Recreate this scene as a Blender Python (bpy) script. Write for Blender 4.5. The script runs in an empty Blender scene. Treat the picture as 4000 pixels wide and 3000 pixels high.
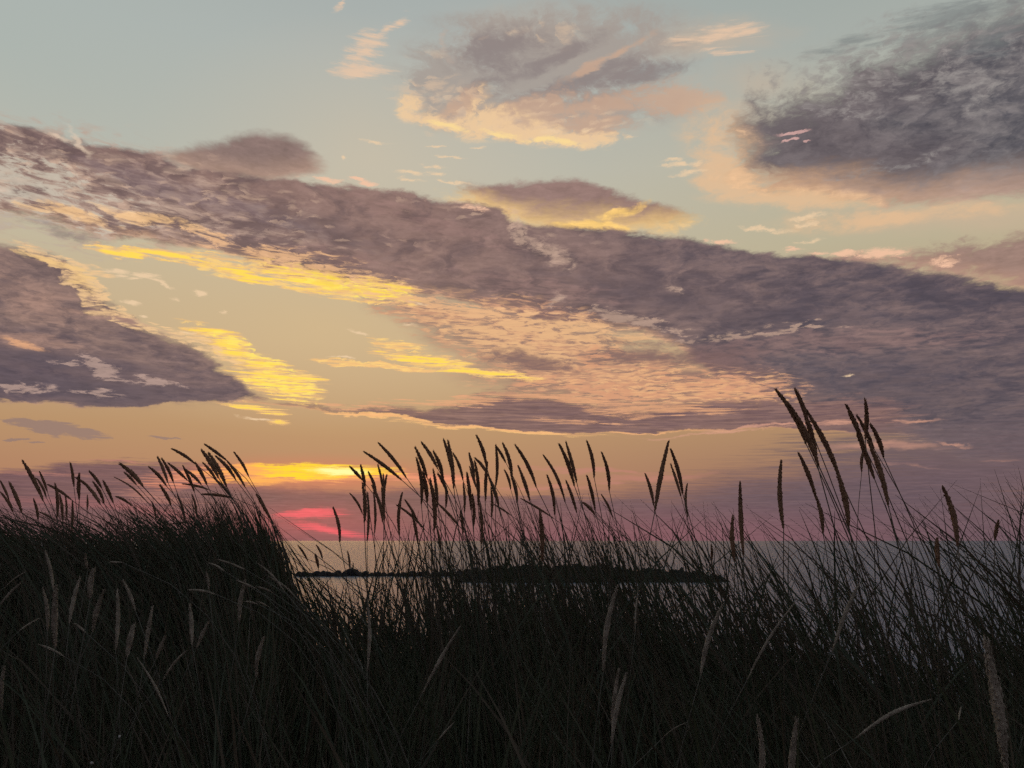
import bpy, math, random
import numpy as np
from mathutils import Vector

# ------------------------------------------------------------------ camera
F = 3330.0                                   # focal length in photo pixels (4000 x 3000)
PITCH = math.atan(612.0 / F)
CAM_Z = 6.0                                  # eye height above the sea (sea level = 0)
sc = bpy.context.scene
cam_data = bpy.data.cameras.new('camera')
cam_data.sensor_width = 36.0
cam_data.lens = 36.0 * F / 4000.0
cam_data.clip_start = 0.05
cam_data.clip_end = 60000.0
cam = bpy.data.objects.new('camera', cam_data)
sc.collection.objects.link(cam)
cam.location = (0, 0, CAM_Z)
cam.rotation_euler = (math.pi / 2 + PITCH, 0, 0)
sc.camera = cam
sc.view_settings.view_transform = 'Standard'
sc.view_settings.look = 'None'
sc.view_settings.exposure = 0.0
sc.view_settings.gamma = 1.0
sc.cycles.max_bounces = 6
sc.cycles.diffuse_bounces = 3
sc.cycles.use_adaptive_sampling = True
sc.cycles.adaptive_threshold = 0.02
sc.cycles.adaptive_min_samples = 8
sc.cycles.use_denoising = False


def ray(px, py):
    """Direction in the world of a photo pixel."""
    x, u = (px - 2000.0) / F, (1500.0 - py) / F
    return (x, math.cos(PITCH) - u * math.sin(PITCH), math.sin(PITCH) + u * math.cos(PITCH))


def ae(px, py):
    """Azimuth and elevation (radians) of a photo pixel."""
    x, y, z = ray(px, py)
    return math.atan2(x, y), math.atan2(z, math.hypot(x, y))


def lin(c):
    out = []
    for v in c[:3]:
        v = v / 255.0
        out.append(v / 12.92 if v <= 0.04045 else ((v + 0.055) / 1.055) ** 2.4)
    return (out[0], out[1], out[2], 1.0)


SUN_A, SUN_E = ae(1340, 1845)

# ------------------------------------------------------------------ sky
world = bpy.data.worlds.new('World')
sc.world = world
world.use_nodes = True
wt = world.node_tree
wt.nodes.clear()


class S:
    """A float socket with arithmetic."""
    def __init__(self, sock): self.s = sock
    def __add__(self, o): return m_('ADD', self, o)
    def __radd__(self, o): return m_('ADD', self, o)
    def __sub__(self, o): return m_('SUBTRACT', self, o)
    def __rsub__(self, o): return m_('SUBTRACT', o, self)
    def __mul__(self, o): return m_('MULTIPLY', self, o)
    def __rmul__(self, o): return m_('MULTIPLY', self, o)
    def __truediv__(self, o): return m_('DIVIDE', self, o)


class Mask(S):
    """A soft mask: noise added to it only shifts it where the mask is not empty."""
    def __add__(self, o):
        return m_('ADD', self, m_('MULTIPLY', o, ss(0.0, 0.4, S(self.s))))


def put(inp, v):
    if isinstance(v, S):
        wt.links.new(v.s, inp)
    elif v is not None:
        inp.default_value = v


def m_(op, a, b=None, clamp=False):
    n = wt.nodes.new('ShaderNodeMath'); n.operation = op; n.use_clamp = clamp
    put(n.inputs[0], a)
    if b is not None:
        put(n.inputs[1], b)
    return S(n.outputs[0])


def mn(a, b): return m_('MINIMUM', a, b)
def mx(a, b): return m_('MAXIMUM', a, b)


def ss(lo, hi, x, t0=0.0, t1=1.0, kind='SMOOTHSTEP'):
    n = wt.nodes.new('ShaderNodeMapRange'); n.interpolation_type = kind; n.clamp = True
    put(n.inputs['Value'], x)
    n.inputs['From Min'].default_value = lo; n.inputs['From Max'].default_value = hi
    n.inputs['To Min'].default_value = t0; n.inputs['To Max'].default_value = t1
    return S(n.outputs[0])


def vec(x, y, z=0.0):
    n = wt.nodes.new('ShaderNodeCombineXYZ')
    put(n.inputs[0], x); put(n.inputs[1], y); put(n.inputs[2], z)
    return S(n.outputs[0])


def noise(v, scale=1.0, detail=5.0, rough=0.55, dist=0.0, colour=False):
    n = wt.nodes.new('ShaderNodeTexNoise'); n.noise_dimensions = '3D'
    put(n.inputs['Vector'], v)
    n.inputs['Scale'].default_value = scale; n.inputs['Detail'].default_value = detail
    n.inputs['Roughness'].default_value = rough; n.inputs['Distortion'].default_value = dist
    if colour:
        sp = wt.nodes.new('ShaderNodeSeparateColor'); wt.links.new(n.outputs['Color'], sp.inputs[0])
        return S(sp.outputs[0]), S(sp.outputs[1]), S(sp.outputs[2])
    return S(n.outputs[0])


def mixc(f, a, b):
    n = wt.nodes.new('ShaderNodeMix'); n.data_type = 'RGBA'; n.clamp_factor = True
    put(n.inputs[0], f)
    for k, v in ((6, a), (7, b)):
        if isinstance(v, S): wt.links.new(v.s, n.inputs[k])
        else: n.inputs[k].default_value = v
    return S(n.outputs[2])


def curve(x, pts, lo, hi, ymax=0.8):
    """Piecewise curve y(x) through (x, y) points, x from lo to hi, y from 0 to ymax."""
    n = wt.nodes.new('ShaderNodeFloatCurve')
    c = n.mapping.curves[0]
    n.mapping.use_clip = True
    q = [((a - lo) / (hi - lo), (b + 0.2) / (ymax + 0.2)) for a, b in pts]
    c.points[0].location = q[0]; c.points[1].location = q[-1]
    for a, b in q[1:-1]:
        c.points.new(a, b)
    for p in c.points:
        p.handle_type = 'AUTO_CLAMPED'
    n.mapping.update()
    put(n.inputs['Value'], ss(lo, hi, x, kind='LINEAR'))
    return S(n.outputs[0]) * (ymax + 0.2) - 0.2


def ramp(f, stops):
    n = wt.nodes.new('ShaderNodeValToRGB'); e = n.color_ramp.elements
    e[0].position, e[0].color = stops[0][0], lin(stops[0][1])
    e[1].position, e[1].color = stops[-1][0], lin(stops[-1][1])
    for p, c in stops[1:-1]:
        k = e.new(p); k.color = lin(c)
    put(n.inputs[0], f)
    return S(n.outputs[0])


tc = wt.nodes.new('ShaderNodeTexCoord')
sx = wt.nodes.new('ShaderNodeSeparateXYZ'); wt.links.new(tc.outputs['Generated'], sx.inputs[0])
dx, dy, dz = S(sx.outputs[0]), S(sx.outputs[1]), S(sx.outputs[2])
A = m_('ARCTAN2', dx, dy)
E = m_('ARCSINE', dz)

# cloud noise: streaks lie along the horizon and get finer towards it
EL = m_('LOGARITHM', mx(E, 0.0) + 0.09, math.e)           # compresses detail near the horizon
P = vec(A * 1.0, EL * 1.0)
wr, wg, wb_ = noise(vec(A * 9.0, E * 22.0), 1.0, 7, 0.62, 0.3, colour=True)
A1 = A + (wr - 0.5) * 0.075
E1 = E + (wg - 0.5) * 0.034
n_big = noise(vec(A * 5.0, E * 13.0, 3.3), 1.0, 4, 0.5, 0.2)
n_mid = noise(vec(A1 * 22.0, EL * 16.0, 7.1), 1.0, 6, 0.6, 0.4)
n_fine = noise(vec(A1 * 64.0, EL * 60.0, 1.7), 1.0, 5, 0.68, 0.3)
n_rip = noise(vec(A1 * 42.0 , EL * 74.0 + A * 10.0, 5.1), 1.0, 4, 0.62, 0.5)
n_str = noise(vec(A1 * 15.0, EL * 84.0 + A * 6.0, 9.1), 1.0, 5, 0.66, 0.4)
n_edge = n_mid * 0.55 + n_fine * 0.45


def cells(fa, fe, seed):
    """Little lens-shaped cloudlets: (profile, random number of each cloudlet)."""
    v = wt.nodes.new('ShaderNodeTexVoronoi'); v.voronoi_dimensions = '2D'; v.feature = 'F1'
    put(v.inputs['Vector'], vec(A2 * fa + (seed), EL2 * fe))
    v.inputs['Scale'].default_value = 1.0
    sp = wt.nodes.new('ShaderNodeSeparateColor'); wt.links.new(v.outputs['Color'], sp.inputs[0])
    return ss(0.72, 0.0, S(v.outputs['Distance']) + (n_fine - 0.5) * 1.3), S(sp.outputs[0])


A2 = A + (wr - 0.5) * 0.03 + (n_mid - 0.5) * 0.03
EL2 = EL + (wg - 0.5) * 0.05 + (n_mid - 0.5) * 0.05
c1, r1 = cells(30.0, 62.0, 3.0)
c2, r2 = cells(58.0, 118.0, 11.0)


def blob(px, py, rx, ry, rot=0.0, soft=1.0, warp=True):
    """Soft ellipse (1 in the middle, 0 at the rim) standing in the sky where the photo shows it."""
    a, e = ae(px, py)
    n = wt.nodes.new('ShaderNodeMapping'); n.vector_type = 'TEXTURE'
    n.inputs['Location'].default_value = (a, e, 0)
    n.inputs['Rotation'].default_value = (0, 0, math.radians(rot))
    n.inputs['Scale'].default_value = (rx / F, ry / F, 1)
    wt.links.new((PW if warp else PU).s, n.inputs['Vector'])
    g = wt.nodes.new('ShaderNodeTexGradient'); g.gradient_type = 'SPHERICAL'
    wt.links.new(n.outputs[0], g.inputs[0])
    return S(g.outputs['Fac'])


PW = vec(A1, E1)
PU = vec(A, E)


def blobs(lst, warp=True):
    out = None
    for b in lst:
        k = blob(*b[:5], warp=warp)
        if len(b) > 5: k = k * b[5]
        out = k if out is None else mx(out, k)
    return Mask(out.s)


CMASK = []


def soft(lst, amp=1.6, lo=0.1, hi=0.9, nz=None):
    return ss(lo, hi, blobs(lst) + ((nz or n_edge) - 0.5) * amp)


def flecks(col, lst, c, k=0.9, big=True, cover=1.0):
    """Sunlit cloudlets scattered where lst is strong."""
    b = blobs(lst)
    if big is None:
        f = mx(c1 * ss(0.0, 0.4, b * cover * 1.8 - r1), c2 * ss(0.0, 0.4, b * cover * 1.8 - r2))
    else:
        cc, rr = (c1, r1) if big else (c2, r2)
        f = cc * ss(0.0, 0.4, b * cover * 1.8 - rr)
    return over(col, f, c, k)


def ripples(col, lst, c, lo=0.5, k=1.0, tex=None, d=0.25, w=0.26):
    b = blobs(lst)
    m = ss(lo - 0.03, lo + 0.13, (tex or n_rip) + (mn(b, 0.8) - 0.4) * w) * ss(0.0, d, b * (n_fine * 2.2 - 0.1))
    return over(col, m, c, k)


def cloud(col, top, bot, wt_, wb_w, dark, lit, lit_w, br=0.5, alpha=1.0, litn=0.6, lo=0.0, hi=1.0, nz=None, endw=0.03,
          lit_top=0.0):
    """Lays one cloud, given by its top and bottom line in photo pixels, over the colour so far."""
    T = [ae(*p) for p in top]; B = [ae(*p) for p in bot]
    a0, a1 = max(T[0][0], B[0][0]), min(T[-1][0], B[-1][0])
    et = curve(A1, T, T[0][0], T[-1][0]); eb = curve(A1, B, B[0][0], B[-1][0])
    dt = (et - E1) / (wt_ / F)
    db = (E1 - eb) / (wb_w / F)
    de = mn((A1 - a0) / endw, (a1 - A1) / endw)
    th = mn(mn(dt, db), de)
    nz = nz or n_edge
    al = ss(lo, hi, mn(th, 2.2) + (nz - 0.5) * (br * 3.0))
    dl = (E1 - eb) / (lit_w / F) + (nz - 0.5) * litn
    lt = ss(1.0, 0.15, dl)
    if lit_top:
        lt = mx(lt, ss(1.0, 0.0, (et - E1) / (lit_top / F) + (n_fine - 0.5) * 1.5))
    CMASK.append(al)
    return mixc(al * alpha if alpha != 1.0 else al, col, mixc(lt, dark, lit))


def over(col, mask, c, k=1.0):
    return mixc(mask * k if k != 1.0 else mask, col, c if isinstance(c, S) else lin(c))


# --- clear sky: grey-green overhead, straw and apricot lower down
glow = ss(0.75, 0.0, m_('ABSOLUTE', A - SUN_A))
base_l = ramp(E * 1.6, [(0.0, (146, 98, 90)), (0.10, (174, 126, 98)), (0.20, (182, 144, 106)), (0.36, (196, 171, 136)),
                        (0.52, (196, 184, 156)), (0.68, (186, 184, 170)), (0.86, (174, 179, 174)), (1.0, (164, 172, 170))])
base_r = ramp(E * 1.6, [(0.0, (116, 84, 90)), (0.10, (152, 112, 95)), (0.20, (174, 137, 103)), (0.36, (190, 160, 124)),
                        (0.52, (186, 176, 148)), (0.68, (184, 180, 162)), (0.86, (166, 172, 166)), (1.0, (156, 166, 162))])
base = mixc(ss(-0.1, 0.45, A), base_l, base_r)
base = over(base, blobs([(1450, 620, 900, 500)], False), (206, 190, 164), 0.5)
base = over(base, blobs([(1250, 1280, 1100, 420)], False), (210, 182, 138), 0.6)
base = over(base, blobs([(0, 150, 1300, 700)], False), (166, 178, 174), 0.6)
col = base

# --- colours of shaded cloud: brown-mauve near the sun, slate to the right
dark = mixc(ss(-0.15, 0.42, A + (n_big - 0.5) * 0.3), lin((142, 114, 107)), lin((90, 82, 91)))
dark = mixc(ss(0.36, 0.66, n_edge) * 0.5, dark, lin((146, 119, 111)))
dark = mixc(ss(0.56, 0.40, n_mid * 0.6 + n_big * 0.4) * 0.45, dark, lin((78, 70, 80)))
slate = mixc(ss(0.3, 0.68, n_edge), lin((80, 79, 88)), lin((126, 119, 119)))
slate = mixc(ss(0.52, 0.40, A + (n_big - 0.5) * 0.3) * 0.6, slate, lin((106, 94, 97)))
umber = mixc(ss(0.3, 0.7, n_mid), lin((104, 88, 100)), lin((134, 108, 108)))
peach = lin((224, 182, 148)); pale = lin((234, 202, 162)); gold = lin((255, 214, 96)); rose = lin((214, 156, 132))

# high thin veils
veil = blobs([(2750, 160, 500, 120, -4, 0.9), (3000, 330, 520, 160, -8, 0.6), (2900, 480, 420, 160, -10, 0.7), (3700, 850, 700, 110, -8, 1.0),
              (2100, 140, 620, 240, 0, 0.6)])
col = over(col, ss(0.1, 0.9, veil + (n_mid - 0.5) * 0.5), (204, 176, 150), 0.55)

# top centre cloud: wispy grey-mauve above, lit cream and apricot along its belly
col = over(col, soft([(2150, 240, 760, 230, 4, 1.0), (1800, 300, 320, 200, 0, .9), (2100, 110, 620, 80, 0, .7), (2200, 430, 640, 130, -2, .9), (1750, 420, 240, 110, -10, .9)], 2.4, 0.0, 0.6), (164, 152, 144), 0.8)
col = over(col, soft([(1950, 200, 330, 110, 10, 1.0), (2250, 330, 420, 60, 14, 1.2), (2500, 290, 330, 60, 0, 1.0), (1900, 330, 200, 70, 20, .9), (2150, 230, 330, 50, 20, 1.0), (2350, 380, 420, 50, 4, .9)], 2.6, 0.05, 0.9), (128, 115, 117), 0.6)
col = over(col, soft([(2300, 410, 560, 60, 6, 1.0), (2050, 430, 330, 60, 16, 1.0), (2600, 400, 300, 80, 0, 1.0), (2350, 240, 330, 26, 22, .8), (1800, 400, 150, 60, 30, .9), (2150, 490, 480, 90, -4, 1.0)], 3.0, 0.05, 0.75, nz=n_edge), (200, 166, 142), 0.8)
col = over(col, ss(0.0, 0.85, blobs([(1720, 470, 180, 44, -12, 1.2), (1600, 410, 80, 70, -50, 1.0), (1900, 480, 260, 80, 0, 1.1), (2060, 520, 280, 54, -12, 1.2), (2270, 552, 230, 44, -4, 1.2), (1850, 400, 120, 50, 40, .6)]) + (n_fine - 0.5) * 2.2), (238, 202, 158), 0.88)
col = over(col, ss(0.2, 0.9, blobs([(1740, 476, 110, 26, -8, 1.1), (1950, 510, 130, 22, -14, 1.0), (2150, 560, 200, 16, -6, 1.0)]) + (n_fine - 0.5) * 1.6), (252, 220, 150), 0.8)
col = over(col, soft([(1740, 170, 22, 110, 14, .8), (1745, 230, 60, 40, 0, .6), (1780, 430, 60, 20, 50, .8)], 2.0, nz=n_fine), (190, 172, 158), 0.6)
col = flecks(col, [(1700, 360, 300, 200, 0, .4), (2200, 480, 500, 140, 0, .35), (2100, 120, 500, 80, 0, .25)], (226, 194, 162), 0.5, None)
col = over(col, ss(0.15, 1.0, blobs([(1430, 265, 180, 44, 4, 1.2), (1440, 180, 150, 80, 20, .9), (1530, 110, 130, 30, 38, .8), (1340, 20, 70, 20, 40, .9), (2820, 140, 300, 60, -2, .9), (2850, 210, 200, 40, -4, .6)]) + (n_str - 0.5) * 3.0), (230, 196, 166), 0.85)

# top right cloud: large, slate, with an apricot lower left rim
col = cloud(col, [(2700, 700), (2790, 600), (2900, 370), (3050, 310), (3200, 250), (3400, 150), (3600, 60), (3800, -40), (4100, -120), (4700, -200)],
            [(2640, 640), (2760, 700), (2950, 770), (3150, 790), (3350, 800), (3600, 820), (3800, 800), (4100, 790), (4700, 780)],
            170, 45, slate, mixc(ss(-0.0, 0.62, A), lin((238, 186, 134)), lin((176, 148, 134))), 170, br=1.1, litn=1.3, endw=0.11)
col = over(col, soft([(3300, 300, 460, 110, -12, 1.1), (3650, 180, 500, 150, -10, 1.2), (3700, 330, 400, 90, -10, .9), (3250, 430, 300, 40, -16, .8), (3500, 640, 420, 16, 4, .8), (3850, 380, 200, 60, 20, .8)], 3.0) * ss(0.43, 0.62, n_fine * 0.5 + n_rip * 0.5), (150, 144, 140), 0.6)
col = over(col, ss(0.05, 0.7, blobs([(2820, 680, 240, 110, -40, 1.1), (3100, 775, 420, 60, -8, 1.1), (2800, 560, 260, 200, -30, .6), (3500, 850, 600, 60, -4, .7)]) + (n_edge - 0.5) * 1.8), (230, 188, 146), 0.75)
col = over(col, ss(0.3, 0.9, blobs([(3700, 60, 400, 90, 0, 1.0), (3300, 190, 300, 50, 0, .8), (3900, 150, 200, 120, 0, .9)]) + (n_str - 0.5) * 1.3), (112, 116, 118), 0.6)
col = over(col, ss(0.2, 0.6, blobs([(3080, 522, 90, 9, 0), (3060, 552, 60, 8, 0), (3150, 556, 26, 8, 0)])), (206, 164, 158), 0.9)

# lens cloud on the left
col = cloud(col, [(540, 600), (640, 560), (820, 530), (980, 495), (1100, 505), (1200, 550), (1290, 640)],
            [(540, 640), (800, 720), (1000, 740), (1180, 730), (1290, 680)],
            42, 60, lin((134, 110, 105)), lin((172, 140, 124)), 150, br=0.3, litn=0.4, alpha=0.95, endw=0.03)
# middle lens with a golden underside
col = cloud(col, [(1700, 740), (1850, 700), (2100, 690), (2300, 710), (2500, 760), (2700, 800), (2800, 850)],
            [(1700, 780), (2000, 900), (2300, 930), (2600, 930), (2800, 870)],
            35, 70, lin((146, 116, 110)), lin((240, 198, 132)), 150, br=0.8, litn=1.0, alpha=0.95, endw=0.05)
col = over(col, ss(0.1, 0.7, blobs([(2320, 882, 200, 34, -4, 1.0), (2430, 825, 170, 24, 20, 0.8)]) + (n_edge - 0.5) * 2.0), (250, 204, 120), 0.9)
# right pinkish wisps
col = cloud(col, [(3100, 980), (3300, 965), (3600, 960), (3850, 930), (4100, 850), (4600, 800)],
            [(3100, 1040), (3600, 1090), (4100, 1150), (4600, 1150)],
            60, 60, lin((150, 120, 112)), lin((178, 138, 122)), 100, br=1.3, litn=1.0, alpha=0.9)

# the long main bank
col = cloud(col, [(-700, 420), (-100, 460), (40, 475), (250, 510), (400, 540), (560, 580), (720, 640), (900, 655), (1150, 700), (1350, 730), (1550, 740), (1750, 770),
                  (1900, 805), (2000, 850), (2150, 862), (2350, 882), (2600, 912), (2850, 950), (3000, 968), (3200, 990), (3500, 1040), (3800, 1080), (4000, 1115), (4700, 1200)],
            [(-700, 800), (-100, 830), (100, 860), (250, 900), (450, 940), (600, 965), (800, 1000), (1000, 1060), (1200, 1110), (1500, 1170), (1700, 1180), (1900, 1210),
             (2100, 1260), (2300, 1310), (2500, 1330), (2700, 1400), (2850, 1560), (3050, 1640), (3400, 1720), (3700, 1780), (4000, 1830), (4700, 1850)],
            26, 34, dark, mixc(ss(0.35, 0.65, n_rip), lin((150, 122, 108)), lin((206, 160, 128))), 70, br=1.0, litn=2.4, endw=0.1)

# the left part of the bank is broken into cloudlets with sky between them
lf = blobs([(100, 700, 900, 260, 0, 1.0), (700, 780, 700, 190, -12, .7)])
col = over(col, ss(0.40, 0.60, n_mid * 0.5 + n_rip * 0.5 + (lf - 0.65) * 0.16) * ss(0.0, 0.3, lf), (186, 158, 142), 0.8)
col = over(col, ss(0.50, 0.62, n_rip * 0.6 + n_edge * 0.4 + (blobs([(60, 720, 600, 220, 0, 1.0)]) - 0.4) * 0.2) * ss(0.0, 0.5, blobs([(0, 740, 700, 280, -4, 1.0)])), (190, 180, 164), 0.85)
col = over(col, soft([(560, 700, 300, 60, -12, 1.0), (900, 800, 420, 60, -10, 1.0), (420, 640, 260, 40, -10, .9), (250, 900, 260, 30, -6, .7)], 2.6), (116, 98, 104), 0.55)
col = flecks(col, [(150, 700, 900, 240, 0, .5), (1000, 830, 800, 200, -12, .2)], (196, 168, 150), 0.42, True)
col = flecks(col, [(150, 690, 900, 240, 0, .36), (1000, 830, 1000, 220, -12, .3), (1900, 850, 700, 90, -10, .3)], (214, 180, 156), 0.5, False)
col = over(col, soft([(540, 845, 220, 34, -6, 1.1), (250, 832, 240, 26, -3, 1.0), (700, 880, 260, 30, -8, .6)], 2.6, nz=n_rip), (236, 190, 138), 0.85)
col = over(col, soft([(320, 555, 110, 16, -30, 1.1), (230, 530, 110, 14, 0, 1.0)], 1.6), (226, 202, 178), 0.7)
lf2 = [(2900, 1150, 1300, 400, 0, .06), (1500, 960, 700, 200, -8, .09)]
col = flecks(col, lf2, (190, 150, 134), 0.55, None)
col = over(col, soft([(1250, 900, 420, 70, -14, .9), (2500, 1150, 500, 90, -10, .9), (3500, 1500, 500, 160, -4, .8), (3100, 1230, 500, 60, -6, .7)], 2.4), (80, 72, 82), 0.4)
col = over(col, soft([(1700, 880, 600, 60, -12, .8), (2100, 1130, 500, 70, -10, .8), (3300, 1330, 700, 60, -3, .9), (1300, 1020, 500, 60, -8, .9)], 3.0, nz=n_rip), (150, 118, 112), 0.45)
col = over(col, soft([(2050, 900, 120, 50, -40), (2150, 985, 170, 56, -36), (2060, 940, 80, 30, -20, .9), (2620, 1130, 60, 26, -15, .9), (2170, 1180, 60, 30, 30, .8)], 3.4, 0.0, 1.1, nz=n_fine), (200, 168, 148), 0.65)
# bright caps along its top rim
col = over(col, soft([(2810, 944, 90, 12, -6), (3090, 966, 40, 14, -4), (3290, 985, 160, 16, -6, 1.1), (3450, 995, 120, 30, -8, 1.1), (3660, 1032, 80, 16, -3), (1830, 812, 70, 16, -14), (1400, 722, 70, 14, -5), (1260, 715, 120, 12, -4, .8)], 2.4, nz=n_fine), (242, 194, 162), 0.9)


# ripples and golden belly under the bank
mid = [(2050, 1320, 560, 180, -10, 1.0), (2350, 1480, 700, 170, -6, 1.0), (2750, 1520, 460, 130, -3, 1.0), (1750, 1230, 420, 90, -8, .8)]
col = over(col, ss(0.0, 0.6, blobs(mid) + (n_mid - 0.5) * 0.8), (142, 108, 102), 0.8)
col = ripples(col, mid, (204, 152, 120), 0.47, 0.75)
col = flecks(col, mid, (232, 178, 132), 0.75, False, 0.85)
col = ripples(col, [(2160, 1290, 520, 70, -9, 1.0), (1900, 1300, 300, 80, -8, .9), (2050, 1370, 330, 50, -10, 1.0)], (230, 182, 134), 0.48, 0.8)
col = ripples(col, [(2950, 1312, 400, 14, 1, 1.0), (3090, 1286, 110, 13, 16, 1.0), (2450, 1250, 360, 34, -12, .9), (2800, 1310, 300, 20, 4, 1.0)], (192, 160, 140), 0.5, 0.6, n_fine)
col = over(col, soft([(2060, 1410, 280, 50, -9, 1.2), (2480, 1390, 330, 50, -4, .9), (2850, 1610, 300, 50, -4, .8), (2800, 1390, 330, 110, 0, .9), (2150, 1250, 200, 26, -8, .8), (2500, 1340, 300, 30, -4, .8), (1950, 1480, 200, 24, -8, .6), (2900, 1560, 200, 40, -4, .6)], 2.6), (124, 97, 96), 0.8)
col = ripples(col, [(2760, 1500, 400, 80, -5, 1.0), (2400, 1530, 520, 60, -5, 1.1), (2320, 1400, 120, 90, 0, .7)], (216, 156, 120), 0.515, 0.8, n_rip)
col = flecks(col, [(2600, 1510, 560, 90, -5, .8)], (236, 180, 130), 0.6, False)
# streaky low layer above the horizon gap, merging into the bank on the right
lens = mixc(ss(0.35, 0.65, n_str), lin((112, 87, 90)), lin((142, 110, 103)))
col = cloud(col, [(900, 1548), (1200, 1552), (1400, 1566), (1600, 1572), (1800, 1545), (1950, 1525), (2150, 1540), (2350, 1570), (2600, 1570), (2800, 1540), (3000, 1540), (3300, 1540), (3600, 1560)],
            [(900, 1566), (1200, 1590), (1400, 1614), (1600, 1642), (1800, 1668), (2000, 1684), (2300, 1692), (2600, 1686), (2900, 1684), (3300, 1700), (3600, 1720)],
            40, 14, lens, lin((226, 166, 122)), 14, br=1.3, litn=1.6, endw=0.04, nz=n_str * 0.6 + n_fine * 0.4)
col = ripples(col, [(1750, 1565, 420, 22, 2, 1.0), (2200, 1568, 420, 26, -4, 1.0), (2550, 1600, 420, 30, -2, 1.0), (2300, 1640, 300, 14, -2, .7), (1400, 1580, 330, 16, -4, .9)], (226, 166, 124), 0.49, 0.8, n_str)
golds = [(1250, 1105, 440, 52, -8, 1.0), (1480, 1140, 230, 56, -8, 1.2), (700, 1020, 420, 26, -4, 1.0), (960, 1080, 360, 34, -9, .9), (1010, 1110, 300, 16, -7, .8), (850, 1040, 300, 50, -8, .6),
         (960, 1390, 340, 56, -22, 1.0), (1080, 1490, 230, 70, -12, 1.3), (880, 1345, 150, 24, -8, .9), (1190, 1470, 120, 30, -6, 1.0),
         (1500, 1428, 330, 16, -2, 1.2), (1640, 1400, 270, 26, -8, 1.2), (1850, 1455, 330, 24, -8, 1.1), (1560, 1345, 170, 30, -10, .8), (1560, 1385, 170, 20, -2, 1.0),
         (950, 1583, 180, 15, -3, 1.2), (1030, 1600, 90, 14, -3, 1.2), (1070, 1636, 60, 14, -3, .9), (1950, 1675, 520, 12, -4, .8), (1500, 1618, 360, 10, -6, .9)]
col = ripples(col, golds, (242, 190, 124), 0.44, 0.88, n_str)
col = flecks(col, golds[:9] + golds[9:14], (252, 208, 126), 0.85, False, 1.2)
col = ripples(col, [g for g in golds if g[0] not in (1950, 1500, 850, 1560)], (255, 220, 84), 0.535, 0.92, n_str)
col = flecks(col, [(1080, 1490, 230, 70, -12, 1.0), (1000, 1390, 260, 40, -22, 1.0), (1400, 1130, 330, 40, -8, .8)], (255, 230, 104), 0.8, False, 0.8)
col = over(col, soft([(1500, 1618, 420, 8, -6, 1.0), (1950, 1672, 560, 9, -4, .9), (2500, 1682, 420, 6, 0, .9)], 1.6, nz=n_str), (240, 178, 122), 0.85)
col = ripples(col, [(1650, 1185, 460, 44, -8, 1.0), (1850, 1215, 340, 40, -6, 1.0), (1100, 1010, 500, 60, -8, .8), (1300, 1060, 420, 40, -8, .8)], (230, 180, 134), 0.49, 0.8, n_rip)

# left lower cloud
col = cloud(col, [(-700, 900), (-100, 960), (60, 955), (200, 960), (280, 1000), (340, 1090), (420, 1160), (520, 1240), (640, 1310), (760, 1350), (860, 1410), (930, 1470), (1000, 1530), (1130, 1556), (1250, 1560)],
            [(-700, 1560), (0, 1562), (200, 1582), (400, 1590), (600, 1594), (780, 1582), (950, 1568), (1130, 1566), (1250, 1566)],
            40, 16, mixc(ss(0.155, 0.235, E + (n_mid - 0.5) * 0.08), mixc(ss(0.35, 0.65, n_edge), lin((92, 80, 90)), lin((124, 102, 102))), mixc(ss(0.35, 0.65, n_edge), lin((112, 94, 95)), lin((142, 116, 108)))), lin((190, 148, 124)), 14, br=0.9, litn=0.8, endw=0.03)
col = over(col, soft([(120, 1170, 330, 120, -20, 0.6), (90, 1325, 260, 34, 0, 1.1), (480, 1260, 260, 24, -16, .8), (300, 1220, 160, 24, -10, .8)], 2.0), (178, 140, 124), 0.6)
col = over(col, soft([(90, 1340, 110, 12, -10, 1.1)], 1.6, nz=n_fine), (232, 172, 128), 0.8)
col = over(col, soft([(150, 1395, 560, 50, -3, 1.0), (300, 1500, 620, 90, -3, 1.0), (-100, 1450, 400, 120, 0, 1.0)], 2.0), (86, 77, 88), 0.7)
col = over(col, ss(0.2, 0.75, blobs([(130, 1505, 160, 34, 0, 1.0), (400, 1430, 130, 28, -22, 1.0), (400, 1525, 120, 22, 0, .9), (620, 1492, 150, 22, -8, .9), (260, 1410, 100, 12, -4, .7)]) + (n_fine - 0.5) * 3.2), (188, 158, 146), 0.65)
col = over(col, soft([(600, 1290, 260, 8, -16, 1.0), (120, 960, 130, 6, 4, .9)], 1.2), (210, 172, 140), 0.6)
col = flecks(col, [(320, 1120, 150, 60, -50, 1.2), (440, 1230, 150, 36, -30, 1.1), (250, 1020, 200, 36, -12, 1.1), (760, 1345, 260, 30, -18, .9), (520, 1270, 140, 20, -20, .8)], (238, 196, 146), 0.9, None, 1.3)
col = over(col, soft([(240, 1030, 180, 20, -8, 1.0), (320, 1100, 60, 70, 30, .8)], 2.8, nz=n_rip), (240, 198, 134), 0.8)
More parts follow.
